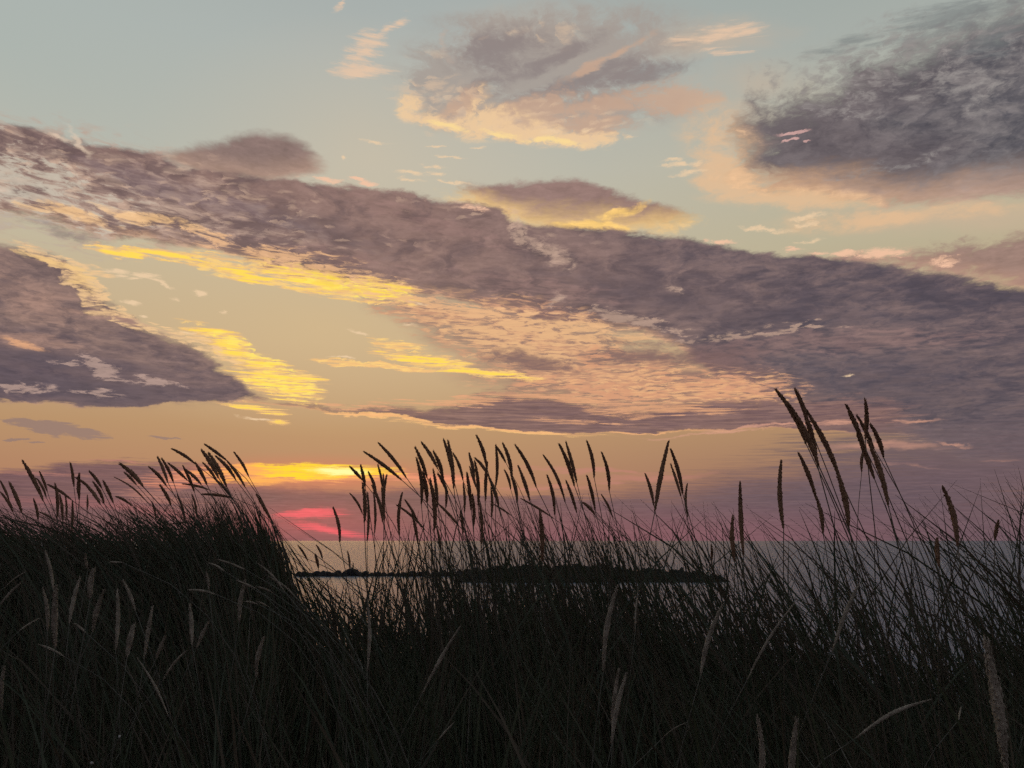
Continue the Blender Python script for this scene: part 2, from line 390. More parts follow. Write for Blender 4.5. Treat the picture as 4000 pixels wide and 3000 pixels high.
# small bright puffs over the gap
puffs = [(470, 1060, 60, 12), (570, 1085, 70, 14), (520, 1098, 40, 8), (780, 1160, 40, 13), (680, 1172, 26, 9), (620, 1110, 50, 8, -14), (480, 1178, 34, 8), (535, 1232, 26, 7), (460, 1080, 36, 8),
         (1480, 570, 70, 8), (1700, 574, 36, 6), (1840, 571, 40, 6), (1750, 618, 70, 6), (1350, 622, 18, 12), (1600, 680, 80, 12), (1720, 678, 60, 9), (1780, 710, 90, 7), (1600, 708, 80, 8), (1700, 650, 70, 8),
         (2465, 551, 40, 6), (2300, 512, 36, 12), (2150, 530, 50, 12), (3000, 893, 120, 10, -5), (3180, 930, 70, 8), (3150, 868, 60, 8), (3180, 845, 90, 8), (2660, 645, 100, 12, -4), (2690, 680, 80, 10), (2620, 625, 60, 8),
         (1380, 1295, 60, 8, -4), (1330, 1396, 50, 6), (1620, 1270, 30, 8), (1640, 1190, 50, 8), (860, 1225, 30, 5), (750, 1316, 40, 7), (1000, 1630, 70, 6), (3340, 1480, 36, 7)]
col = over(col, ss(0.05, 1.0, blobs([(p + (0,))[:2] + (p[2] * 1.15, p[3] * 1.25) + ((p[4] if len(p) > 4 else 0),) for p in puffs]) + (n_fine - 0.5) * 2.2), (236, 204, 166), 0.85)

# little grey cloud, thin streaks
col = over(col, ss(0.2, 0.5, blobs([(190, 1665, 170, 36, -6, 1.1), (330, 1690, 120, 24, -12, 1.0), (50, 1640, 60, 8, -6), (40, 1702, 70, 6), (125, 1718, 50, 7), (650, 1704, 90, 6)]) + (n_rip - 0.5) * 1.2), (146, 120, 112), 0.85)
col = over(col, soft([(3900, 1760, 1000, 170, 0, 1.3)], 2.0, nz=n_str), (106, 91, 96), 0.85)
col = over(col, soft([(3050, 1660, 420, 9, 3, 1.0), (3270, 1650, 120, 14, 1, 1.2), (3560, 1643, 130, 12, 0, 1.1), (3700, 1722, 80, 8, -6, .9), (3450, 1750, 280, 22, 1, 1.0), (3900, 1785, 80, 8, -2, 1.0), (3560, 1815, 260, 8, -6, .9), (2800, 1690, 500, 7, 2, .8)], 1.6, nz=n_str), (212, 156, 132), 0.75)

# --- low bank over the horizon
bankc = mixc(ss(-0.1, 0.35, A), mixc(ss(0.35, 0.65, n_str), lin((108, 80, 87)), lin((124, 92, 94))), mixc(ss(0.35, 0.65, n_str), lin((98, 82, 91)), lin((112, 91, 96))))
col = cloud(col, [(1700, 1990), (2100, 1930), (2500, 1880), (2800, 1830), (3100, 1780), (3600, 1720), (4000, 1700), (4700, 1700)], [(1700, 2400), (4700, 2400)],
            150, 10, bankc, bankc, 10, br=0.6, endw=0.2, nz=n_str, lo=-0.3)
col = cloud(col, [(-900, 1840), (0, 1825), (250, 1800), (600, 1785), (900, 1800), (1000, 1890), (1300, 1900), (1600, 1905), (1900, 1925), (2300, 1935), (2600, 1960), (2900, 1990), (3300, 2050)],
            [(-900, 2400), (3300, 2400)], 30, 10, bankc, bankc, 10, br=0.7, endw=0.12, nz=n_str)
col = over(col, soft([(120, 1850, 330, 12, 0, .7), (2300, 1835, 500, 14, -3, 1.0), (2520, 1868, 400, 24, 2, 1.0), (2150, 1905, 300, 18, 0, 1.0), (600, 1930, 260, 40, -10, .7), (480, 1800, 180, 8, 0, .8)], 1.8, nz=n_str), (190, 128, 114), 0.65)
pinkband = ss(0.05, 0.0, E + (n_str - 0.5) * 0.03) * ss(0.62, 0.1, m_('ABSOLUTE', A - 0.02))
col = over(col, pinkband, (140, 90, 98), 0.65)
col = over(col, soft([(560, 1985, 330, 46, -8, 1.0), (350, 1960, 500, 40, 0, .6)], 1.2, nz=n_str), (158, 98, 102), 0.7)
# slot of fire where the sun is
col = over(col, soft([(1700, 1860, 300, 20, -3, .8), (800, 1880, 300, 20, 4, .8)], 1.6, nz=n_str), (214, 128, 110), 0.7)
col = over(col, ss(0.0, 1.0, blobs([(1250, 1855, 620, 95, 0, 1.1)], False)), (214, 116, 92), 0.55)
col = over(col, soft([(1180, 1852, 480, 52, 0, 1.3), (760, 1852, 330, 56, 6, .7), (1600, 1870, 460, 34, -3, .8)], 1.9, nz=n_str), (232, 146, 114), 0.95)
col = over(col, soft([(1170, 1850, 460, 50, 0, 1.3), (1000, 1880, 260, 24, 0, 1.0)], 2.4, nz=n_str), (255, 176, 88), 0.92)
col = over(col, soft([(1290, 1838, 320, 38, -2, 1.5), (1190, 1868, 210, 18, 0, 1.2), (1180, 1822, 200, 18, 0, 1.1)], 2.4, nz=n_str), (255, 214, 44), 0.95)
col = over(col, ss(0.1, 0.8, blobs([(1325, 1840, 150, 28, -3, 1.2)]) + (n_str - 0.5) * 1.2), (255, 250, 170), 0.9)
# red glow showing through below
col = over(col, ss(0.0, 1.0, blobs([(1230, 2040, 480, 130, 0, 1.1)])), (160, 86, 93), 0.68)
col = over(col, soft([(1230, 2004, 190, 28, 3, 1.2), (1180, 2016, 120, 18, 0, .9), (1295, 2070, 200, 24, -10, 1.1)], 2.0, 0.05, 0.95, nz=n_str), (242, 94, 108), 0.85)

# relief of the clouds: fine and middle-sized unevenness wherever there is cloud
cm = CMASK[0]
for c_ in CMASK[1:]: cm = mx(cm, c_)
gain = 1.05 + cm * ((n_fine - 0.5) * 0.55 + (n_rip - 0.5) * 0.45 + (n_mid - 0.5) * 0.5 * ss(0.1, 0.4, E))
vm = wt.nodes.new('ShaderNodeVectorMath'); vm.operation = 'SCALE'
wt.links.new(col.s, vm.inputs[0]); wt.links.new(gain.s, vm.inputs['Scale'])
col = S(vm.outputs[0])

# --- the rest of the hemisphere, away from the sunset: dim blue-mauve dusk with broken cloud
back = ramp(ss(0.0, 1.4, E), [(0.0, (104, 96, 112)), (0.3, (112, 116, 128)), (1.0, (120, 136, 146))])
nb = noise(tc_v := S(tc.outputs['Generated']), 3.0, 6, 0.6, 0.4)
back = mixc(ss(0.45, 0.65, nb) * 0.8, back, lin((92, 86, 98)))
col = mixc(mx(ss(0.85, 1.5, m_('ABSOLUTE', A)), ss(0.66, 1.0, E)), col, back)

# physical twilight sky underneath as the faint airlight
nis = wt.nodes.new('ShaderNodeTexSky'); nis.sky_type = 'NISHITA'; nis.sun_disc = False
nis.sun_elevation = SUN_E; nis.sun_rotation = SUN_A; nis.air_density = 1.0; nis.dust_density = 2.0
bg2 = wt.nodes.new('ShaderNodeBackground'); wt.links.new(nis.outputs[0], bg2.inputs[0]); bg2.inputs[1].default_value = 0.0012
bg = wt.nodes.new('ShaderNodeBackground'); wt.links.new(col.s, bg.inputs[0]); bg.inputs[1].default_value = 0.96
add = wt.nodes.new('ShaderNodeAddShader'); wt.links.new(bg.outputs[0], add.inputs[0]); wt.links.new(bg2.outputs[0], add.inputs[1])
wo = wt.nodes.new('ShaderNodeOutputWorld'); wt.links.new(add.outputs[0], wo.inputs[0])

# ------------------------------------------------------------------ sun (almost set, behind the low bank)
sl = bpy.data.lights.new('sun', 'SUN'); sl.energy = 0.03; sl.angle = math.radians(12.0); sl.color = (1.0, 0.45, 0.2)
so = bpy.data.objects.new('sun', sl); sc.collection.objects.link(so)
so.rotation_euler = Vector((math.sin(SUN_A) * math.cos(SUN_E), math.cos(SUN_A) * math.cos(SUN_E), math.sin(SUN_E))).to_track_quat('Z', 'Y').to_euler()

# ------------------------------------------------------------------ helpers
rng = np.random.default_rng(7)
random.seed(7)
ROOT = sc.collection


def at(px, py, d):
    """The world point at forward distance d that the photo shows at a pixel."""
    x, y, z = ray(px, py)
    k = d / y
    return Vector((x * k, d, CAM_Z + z * k))


def tag(o, label=None, cat=None, group=None, kind=None):
    if label: o['label'] = label
    if cat: o['category'] = cat
    if group: o['group'] = group
    if kind: o['kind'] = kind
    return o


def mesh_obj(name, V, Fc, mats, parent=None, mi=None, smooth=False):
    """Mesh from numpy vertices and a list or array of faces."""
    me = bpy.data.meshes.new(name)
    V = np.asarray(V, dtype=np.float32)
    if isinstance(Fc, np.ndarray):
        n, k = Fc.shape
        me.vertices.add(len(V)); me.vertices.foreach_set('co', V.ravel())
        me.loops.add(n * k); me.loops.foreach_set('vertex_index', Fc.ravel().astype(np.int32))
        me.polygons.add(n); me.polygons.foreach_set('loop_start', np.arange(0, n * k, k, dtype=np.int32))
        me.polygons.foreach_set('loop_total', np.full(n, k, dtype=np.int32))
    else:
        me.from_pydata([tuple(v) for v in V], [], Fc)
    for m in (mats if isinstance(mats, (list, tuple)) else [mats]):
        me.materials.append(m)
    if mi is not None:
        me.polygons.foreach_set('material_index', np.asarray(mi, dtype=np.int32))
    if smooth:
        me.polygons.foreach_set('use_smooth', np.ones(len(me.polygons), dtype=bool))
    me.update(calc_edges=True)
    o = bpy.data.objects.new(name, me)
    ROOT.objects.link(o)
    if parent: o.parent = parent
    return o


def empty(name, loc):
    o = bpy.data.objects.new(name, None); o.empty_display_size = 0.1
    ROOT.objects.link(o); o.location = loc
    return o


def material(name, c1, c2, scale, rough=0.7, detail=4.0, bump=0.0, trans=0.0, spec=0.3, mid=(0.35, 0.65)):
    m = bpy.data.materials.new(name); m.use_nodes = True
    t = m.node_tree; t.nodes.clear()
    out = t.nodes.new('ShaderNodeOutputMaterial'); p = t.nodes.new('ShaderNodeBsdfPrincipled')
    co = t.nodes.new('ShaderNodeTexCoord'); nz = t.nodes.new('ShaderNodeTexNoise')
    nz.inputs['Scale'].default_value = scale; nz.inputs['Detail'].default_value = detail; nz.inputs['Roughness'].default_value = 0.65
    t.links.new(co.outputs['Object'], nz.inputs['Vector'])
    r = t.nodes.new('ShaderNodeValToRGB'); r.color_ramp.elements[0].position = mid[0]; r.color_ramp.elements[1].position = mid[1]
    r.color_ramp.elements[0].color = (*c1, 1); r.color_ramp.elements[1].color = (*c2, 1)
    t.links.new(nz.outputs['Fac'], r.inputs[0]); t.links.new(r.outputs[0], p.inputs['Base Color'])
    p.inputs['Roughness'].default_value = rough; p.inputs['Specular IOR Level'].default_value = spec
    if bump:
        b = t.nodes.new('ShaderNodeBump'); b.inputs['Strength'].default_value = bump; b.inputs['Distance'].default_value = 0.5 / scale
        t.links.new(nz.outputs['Fac'], b.inputs['Height']); t.links.new(b.outputs[0], p.inputs['Normal'])
    sh = p.outputs[0]
    if trans:
        tr = t.nodes.new('ShaderNodeBsdfTranslucent'); t.links.new(r.outputs[0], tr.inputs[0])
        mx_ = t.nodes.new('ShaderNodeMixShader'); mx_.inputs[0].default_value = trans
        t.links.new(p.outputs[0], mx_.inputs[1]); t.links.new(tr.outputs[0], mx_.inputs[2]); sh = mx_.outputs[0]
    t.links.new(sh, out.inputs[0])
    return m


M_SAND = material('dune_sand', (0.06, 0.055, 0.04), (0.13, 0.11, 0.08), 3.0, 0.9, 8, 0.5)
M_ROCK = material('wet_rock', (0.02, 0.018, 0.018), (0.055, 0.048, 0.045), 1.3, 0.8, 8, 0.6)
M_LAND = material('headland_scrub', (0.018, 0.02, 0.014), (0.045, 0.042, 0.03), 0.8, 0.9, 8, 0.8)
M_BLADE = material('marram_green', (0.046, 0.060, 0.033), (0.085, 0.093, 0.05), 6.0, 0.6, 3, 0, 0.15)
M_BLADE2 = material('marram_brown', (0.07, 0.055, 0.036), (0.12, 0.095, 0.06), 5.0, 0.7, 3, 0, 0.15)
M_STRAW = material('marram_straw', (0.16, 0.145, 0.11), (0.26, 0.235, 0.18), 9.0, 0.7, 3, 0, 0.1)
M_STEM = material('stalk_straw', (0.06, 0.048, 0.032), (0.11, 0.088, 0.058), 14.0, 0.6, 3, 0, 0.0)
M_HEAD = material('seed_head_brown', (0.26, 0.135, 0.075), (0.44, 0.25, 0.14), 60.0, 0.85, 4, 0, 0.3)
M_PALE = material('seed_head_lit', (0.22, 0.18, 0.13), (0.42, 0.35, 0.26), 60.0, 0.9, 4, 0, 0.05)  # paler copy of the head material, light on the near heads painted in
M_PALE_STEM = material('pale_stalk', (0.075, 0.07, 0.05), (0.13, 0.12, 0.09), 20.0, 0.7, 3)  # stems of the near heads, slightly paler than the ridge stems
M_WOOD = material('tarred_wood', (0.02, 0.016, 0.013), (0.05, 0.04, 0.03), 8.0, 0.8, 5)
M_SHELL = material('shell_white', (0.34, 0.32, 0.28), (0.5, 0.47, 0.42), 120.0, 0.5, 3)


def smoothstep(a, b, x):
    t = np.clip((x - a) / (b - a), 0, 1)
    return t * t * (3 - 2 * t)


def ground(x, y):
    """Height of the dune above the sea."""
    x = np.asarray(x, dtype=float); y = np.asarray(y, dtype=float)
    und = 0.05 * np.sin(x * 1.9 + 0.7 * y) + 0.04 * np.sin(2.3 * y - x * 0.8) + 0.25 * np.sin(x * 0.13 + 1.0) * smoothstep(6, 30, np.abs(x))
    top = 4.85 + und + 0.22 * np.exp(-((x + 1.7) ** 2 + (y - 4.2) ** 2) / 1.5)
    top = top + 0.6 * smoothstep(-3, -40, y) * (1 + np.sin(x * 0.08))
    slope = smoothstep(5.4, 24.0, y)
    return top * (1 - slope) + (-1.2) * slope + 0.15 * np.sin(x * 0.5) * slope * (1 - slope) - 2.0 * smoothstep(24, 60, y)


def axis(lo, hi, n, c, p=3.0):
    u = np.linspace(-1, 1, n)
    s = np.sign(u) * np.abs(u) ** p
    return np.where(s < 0, c + s * (c - lo), c + s * (hi - c))


gx = axis(-4000, 4000, 181, 0.0, 4.0); gy = axis(-4000, 70, 161, 4.0, 3.4)
GX, GY = np.meshgrid(gx, gy, indexing='ij')
V = np.stack([GX, GY, ground(GX, GY)], -1).reshape(-1, 3)
ii, jj = np.meshgrid(np.arange(len(gx) - 1), np.arange(len(gy) - 1), indexing='ij')
k0 = (ii * len(gy) + jj).ravel()
FQ = np.stack([k0, k0 + len(gy), k0 + len(gy) + 1, k0 + 1], -1)
tag(mesh_obj('ground', V, FQ, M_SAND, smooth=True), 'dark sandy dune sloping down from the grass to the shore', kind='structure')

# ------------------------------------------------------------------ sea
ms = bpy.data.materials.new('sea_water'); ms.use_nodes = True
t = ms.node_tree; t.nodes.clear()
out = t.nodes.new('ShaderNodeOutputMaterial'); p = t.nodes.new('ShaderNodeBsdfPrincipled')
p.inputs['Base Color'].default_value = (0.17, 0.21, 0.265, 1); p.inputs['Roughness'].default_value = 0.28; p.inputs['IOR'].default_value = 1.33; p.inputs['Specular IOR Level'].default_value = 0.28
co = t.nodes.new('ShaderNodeTexCoord')
mp = t.nodes.new('ShaderNodeMapping'); mp.inputs['Scale'].default_value = (0.55, 1.0, 1.0); t.links.new(co.outputs['Object'], mp.inputs[0])
n1 = t.nodes.new('ShaderNodeTexNoise'); n1.inputs['Scale'].default_value = 0.55; n1.inputs['Detail'].default_value = 6; n1.inputs['Roughness'].default_value = 0.62
t.links.new(mp.outputs[0], n1.inputs['Vector'])
b = t.nodes.new('ShaderNodeBump'); b.inputs['Strength'].default_value = 1.0; b.inputs['Distance'].default_value = 0.9
t.links.new(n1.outputs['Fac'], b.inputs['Height']); t.links.new(b.outputs[0], p.inputs['Normal']); t.links.new(p.outputs[0], out.inputs[0])
sxs = np.array([-30000, -3000, -300, 300, 3000, 30000.0]); sys_ = np.array([12, 300, 3000, 40000.0])
SX, SY = np.meshgrid(sxs, sys_, indexing='ij')
V = np.stack([SX, SY, SX * 0], -1).reshape(-1, 3)
ii, jj = np.meshgrid(np.arange(5), np.arange(3), indexing='ij'); k0 = (ii * 4 + jj).ravel()
tag(mesh_obj('sea', V, np.stack([k0, k0 + 4, k0 + 5, k0 + 1], -1), ms), 'calm grey sea reaching to the horizon under the sunset', kind='structure')

# ------------------------------------------------------------------ headland: low dark spit behind the middle of the grass
hx = np.linspace(-11, 34, 181); hy = np.linspace(124, 146, 61)
HX, HY = np.meshgrid(hx, hy, indexing='ij')
px_h = HX / 135 * F + 2000
prof = np.interp(px_h, [1760, 1820, 1880, 1940, 2000, 2060, 2160, 2230, 2300, 2380, 2450, 2530, 2600, 2660, 2730, 2790, 2830],
                 [-0.3, 0.7, 1.1, 1.7, 1.5, 2.0, 1.8, 2.1, 1.7, 1.9, 1.2, 1.3, 0.8, 0.9, 0.5, 0.3, -0.4])
wid = np.sqrt(np.clip(1 - ((HY - 135) / 8.5) ** 2, 0, 1))
bump_ = 0.16 * np.sin(HX * 2.7 + HY) + 0.12 * np.sin(HX * 5.9 - HY * 2.1)
prof = prof * 0.86
clump = np.repeat(rng.standard_normal((61, 61)), 3, axis=0)[:181] * 0.34 + rng.standard_normal(HX.shape) * 0.1
Z = prof * wid + (bump_ + clump) * wid * (prof > 0.2) - 0.6 * (1 - wid)
V = np.stack([HX, HY, Z], -1).reshape(-1, 3)
ii, jj = np.meshgrid(np.arange(180), np.arange(60), indexing='ij'); k0 = (ii * 61 + jj).ravel()
tag(mesh_obj('headland', V, np.stack([k0, k0 + 61, k0 + 62, k0 + 1], -1), M_LAND), 'low dark rocky spit reaching into the water behind the middle grass', kind='structure')


# ------------------------------------------------------------------ breakwater rocks
def rock_mesh(seed):
    import bmesh
    r = random.Random(seed)
    bm = bmesh.new(); bmesh.ops.create_icosphere(bm, subdivisions=3, radius=1.0)
    ph = [(Vector((r.gauss(0, 1), r.gauss(0, 1), r.gauss(0, 1))).normalized(), r.uniform(0.55, 0.95)) for _ in range(13)]
    for v in bm.verts:
        for n_, d_ in ph:                                      # facets cut by planes give an angular boulder
            k = v.co.dot(n_) - d_
            if k > 0: v.co -= n_ * k
        v.co += v.normal * r.uniform(-0.03, 0.03)
    me = bpy.data.meshes.new('breakwater_rock'); bm.to_mesh(me); bm.free(); me.materials.append(M_ROCK)
    return me


rocks = [rock_mesh(k) for k in range(4)]
# px centre, width px, top row
ROCKS = [(1168, 34, 2234), (1190, 30, 2233), (1210, 26, 2239), (1240, 44, 2232), (1262, 26, 2231), (1282, 30, 2233), (1300, 20, 2238), (1322, 34, 2229), (1345, 26, 2233),
         (1376, 54, 2222), (1404, 26, 2236), (1428, 34, 2232), (1452, 26, 2238), (1478, 30, 2235), (1500, 24, 2237), (1530, 30, 2236), (1556, 26, 2234), (1580, 32, 2236),
         (1610, 36, 2232), (1640, 30, 2234), (1668, 34, 2231), (1700, 30, 2233), (1730, 36, 2230), (1762, 30, 2232), (1794, 36, 2226), (1826, 34, 2224), (1858, 36, 2220)]
DR = 150.0
for k, (px, w, top) in enumerate(ROCKS):
    d = DR + random.uniform(-1.5, 1.5)
    o = bpy.data.objects.new('breakwater_rock', rocks[k % 4]); ROOT.objects.link(o)
    zt = at(px, top, d).z
    hw = w * 0.62 * d / F
    h = zt + 0.7
    o.location = (at(px, 2240, d).x, d, zt - h / 2 * 1.0)
    o.scale = (hw, random.uniform(0.8, 1.3), h / 2 * 1.15)
    o.rotation_euler = (0, 0, random.uniform(-0.25, 0.25))
    if px == 1376:
        tag(o, 'tallest dark boulder of the breakwater with a thin stake on it', 'rock', 'rocks of the low breakwater')
    elif k == 0:
        tag(o, 'last dark rock of the breakwater beside the left tussock', 'rock', 'rocks of the low breakwater')
    elif k == 3:
        tag(o, 'broad flat dark rock midway between the left tussock and the tallest boulder', 'rock', 'rocks of the low breakwater')
    elif px < 1376:
        tag(o, 'small dark rock of the breakwater between left tussock and tallest boulder', 'rock', 'rocks of the low breakwater')
    elif px < 1600:
        tag(o, 'small low dark rock of the breakwater just right of the tallest boulder', 'rock', 'rocks of the low breakwater')
    else:
        tag(o, 'dark rock of the breakwater half hidden by stalks near the headland', 'rock', 'rocks of the low breakwater')


def tube(path, rad, n=6, cap=True):
    """Vertices and faces of a tube along a list of points."""
    V, Fc = [], []
    P_ = [Vector(p_) for p_ in path]
    up = Vector((0.13, 1.0, 0.07)).normalized()
    for i, p_ in enumerate(P_):
        tdir = (P_[min(i + 1, len(P_) - 1)] - P_[max(i - 1, 0)]).normalized()
        a = tdir.cross(up).normalized(); b_ = tdir.cross(a)
        for k in range(n):
            th = 2 * math.pi * k / n
            V.append(p_ + (a * math.cos(th) + b_ * math.sin(th)) * rad[i])
    for i in range(len(P_) - 1):
        for k in range(n):
            Fc.append((i * n + k, i * n + (k + 1) % n, (i + 1) * n + (k + 1) % n, (i + 1) * n + k))
    if cap:
        Fc.append(tuple(range(n))[::-1]); Fc.append(tuple((len(P_) - 1) * n + k for k in range(n)))
    return V, Fc


q = at(1378, 2224, 149.0)
V, Fc = tube([(q.x, q.y, q.z - 0.5), (q.x + 0.05, q.y, q.z + 0.5), (q.x + 0.02, q.y, q.z + 1.15)], [0.14, 0.11, 0.06], 8)
tag(mesh_obj('marker_stake', V, Fc, M_WOOD), 'thin dark stake standing on the tallest breakwater boulder', 'stake')

# ------------------------------------------------------------------ grass blades
ENV_X = [-600, 0, 300, 600, 800, 900, 1000, 1060, 1110, 1160, 1210, 1280, 1380, 1480, 1600, 1700, 1800, 1900, 2100, 2300, 2450, 2600, 2750, 2900, 3050, 3250, 3450, 3650, 3850, 4000, 4600]
ENV_E = [2110, 2120, 2135, 2140, 2110, 2095, 2100, 2150, 2280, 2390, 2430, 2450, 2480, 2460, 2465, 2445, 2395, 2355, 2350, 2365, 2395, 2540, 2540, 2510, 2550, 2620, 2660, 2650, 2570, 2500, 2440]
ENV_S = [1900, 1960, 1960, 1930, 1900, 1890, 1930, 1990, 2090, 2190, 2220, 2215, 2200, 2080, 1990, 1950, 1930, 1930, 1920, 1920, 1930, 1950, 1960, 1960, 1950, 1950, 1920, 1880, 1830, 1790, 1750]


def blades(name, px, py, d, lean, width, kind, mats, label, seg=6, clipx=None):
    """Grass blades given by where their tips stand; each rises from the dune and bows over with the wind."""
    n = len(px)
    x = (px - 2000) / F; u = (1500 - py) / F
    yy = math.cos(PITCH) - u * math.sin(PITCH); zz = math.sin(PITCH) + u * math.cos(PITCH)
    k = d / yy
    tip = np.stack([x * k, d, CAM_Z + zz * k], -1)
    gz = ground(tip[:, 0], d)
    h = np.maximum(tip[:, 2] - gz, 0.12)
    dx = np.tan(lean) * h
    if clipx is not None:                                      # the tussock ends in a steep flank
        lim = (clipx + rng.normal(0, 75, n) - 2000) / F * d - tip[:, 0]
        dx = np.where((px < clipx + 60) & (rng.uniform(0, 1, n) < 0.93), np.minimum(dx, np.maximum(lim, -0.15)), dx)
    root = np.stack([tip[:, 0] + dx, d + rng.normal(0, 0.12, n), gz], -1)
    root[:, 2] = ground(root[:, 0], root[:, 1]) - 0.02
    ctrl = root.copy(); ctrl[:, 0] -= dx * rng.uniform(0.1, 0.45, n); ctrl[:, 2] += h * rng.uniform(0.5, 0.8, n)
    ctrl[:, 1] += rng.normal(0, 0.04, n)
    T = np.linspace(0, 1, seg)[None, :, None]
    C = (1 - T) ** 2 * root[:, None] + 2 * T * (1 - T) * ctrl[:, None] + T ** 2 * tip[:, None]
    D = np.gradient(C, axis=1)
    D /= np.linalg.norm(D, axis=2, keepdims=True) + 1e-9
    a = rng.uniform(-0.6, 0.6, n)
    side = np.stack([np.cos(a), np.sin(a), np.zeros(n)], -1)[:, None]
    side = side - D * (side * D).sum(-1, keepdims=True)
    side /= np.linalg.norm(side, axis=2, keepdims=True) + 1e-9
    prof = np.interp(np.linspace(0, 1, seg), [0, 0.5, 0.8, 1.0], [0.9, 1.0, 0.75, 0.12])[None, :, None]
    w = (width[:, None, None] * 0.5) * prof
    V = np.concatenate([C - side * w, C + side * w], axis=2).reshape(n, seg * 2, 3)
    base = (np.arange(n) * seg * 2)[:, None]
    s_ = np.arange(seg - 1)[None] * 2
    Fq = np.stack([base + s_, base + s_ + 1, base + s_ + 3, base + s_ + 2], -1).reshape(-1, 4)
    o = mesh_obj(name, V.reshape(-1, 3), Fq, mats, mi=np.repeat(kind, seg - 1))
    return tag(o, label, 'grass', kind='stuff')


def pick(n, lo, hi, ex, near=2.6, far=5.4, tops=True):
    px = rng.uniform(lo, hi, n)
    E_ = np.interp(px, ENV_X, ENV_E); S_ = np.interp(px, ENV_X, ENV_S)
    r = rng.uniform(0, 1, n) ** ex
    E_ = E_ + 34 * np.sin(px * 0.021) + 26 * np.sin(px * 0.057 + 1) + 14 * np.sin(px * 0.131 + 2)
    py = E_ - (E_ - S_) * r
    return px, py, rng.uniform(near, far, n)


def lean_of(px, n):
    m = np.interp(px, [0, 500, 900, 1100, 1300, 1600, 2300, 2700, 3300, 4000], [28, 31, 33, 28, 13, 13, 17, 22, 21, 20])
    L = rng.normal(m, 11, n)
    odd = rng.uniform(0, 1, n)
    L = np.where(odd < 0.14, rng.normal(2, 8, n), L)
    L = np.where(odd > 0.95, rng.normal(-18, 10, n), L)
    return np.radians(np.clip(L, -40, 62))


mats3 = [M_BLADE, M_BLADE2, M_STRAW]


def kinds(n, p1=0.3, p2=0.02):
    r = rng.uniform(0, 1, n)
    return np.where(r < p2, 2, np.where(r < p1 + p2, 1, 0))


# left tussock
n = 4400
px, py, d = pick(n, -500, 1130, 2.6, 3.3, 4.9)
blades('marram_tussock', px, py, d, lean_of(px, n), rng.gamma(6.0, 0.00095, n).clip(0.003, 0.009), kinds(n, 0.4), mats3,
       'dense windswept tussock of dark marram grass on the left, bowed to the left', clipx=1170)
# ridge blades seen against the sea and the sky
n = 4700
px, py, d = pick(n, 1130, 4500, 3.3, 3.0, 4.8)
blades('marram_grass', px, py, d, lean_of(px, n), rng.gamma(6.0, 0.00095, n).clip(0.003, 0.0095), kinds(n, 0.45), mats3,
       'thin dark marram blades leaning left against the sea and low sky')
# thicker stand in the middle, before the headland
n = 550
px, py, d = pick(n, 1560, 2750, 2.6, 3.4, 4.9)
blades('ridge_grass', px, py, d, lean_of(px, n) * 0.8, rng.gamma(6.0, 0.0009, n).clip(0.003, 0.009), kinds(n, 0.5), mats3,
       'close stand of dark upright marram stems in the middle, before the headland')
# the foreground mass
n = 17000
px = rng.uniform(-700, 4700, n)
E_ = np.interp(px, ENV_X, ENV_E) + 20 + 34 * np.sin(px * 0.021) + 26 * np.sin(px * 0.057 + 1)
py = E_ + (3250 - E_) * rng.uniform(0, 1, n) ** 1.35
d = rng.uniform(2.2, 5.0, n) * np.interp(py, [2100, 2500, 3250], [1.0, 0.95, 0.8])
blades('foreground_grass', px, py, d, lean_of(px, n) * rng.uniform(-0.2, 1.0, n) + 0.22 * np.sin(px * 0.011 + d * 2.1) + 0.12 * np.sin(px * 0.031 - d * 3.0), rng.uniform(0.0028, 0.0048, n), kinds(n, 0.4, 0.012), mats3,
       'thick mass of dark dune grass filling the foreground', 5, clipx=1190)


n = 420
px = rng.uniform(-300, 4300, n)
py = rng.uniform(2480, 3300, n)
blades('broad_grass', px, py, rng.uniform(1.3, 2.6, n), rng.normal(0.18, 0.28, n).clip(-0.5, 0.7), rng.uniform(0.004, 0.008, n), kinds(n, 0.4, 0.015), mats3,
       'scattered broader grass blades bending through the near foreground', 9)


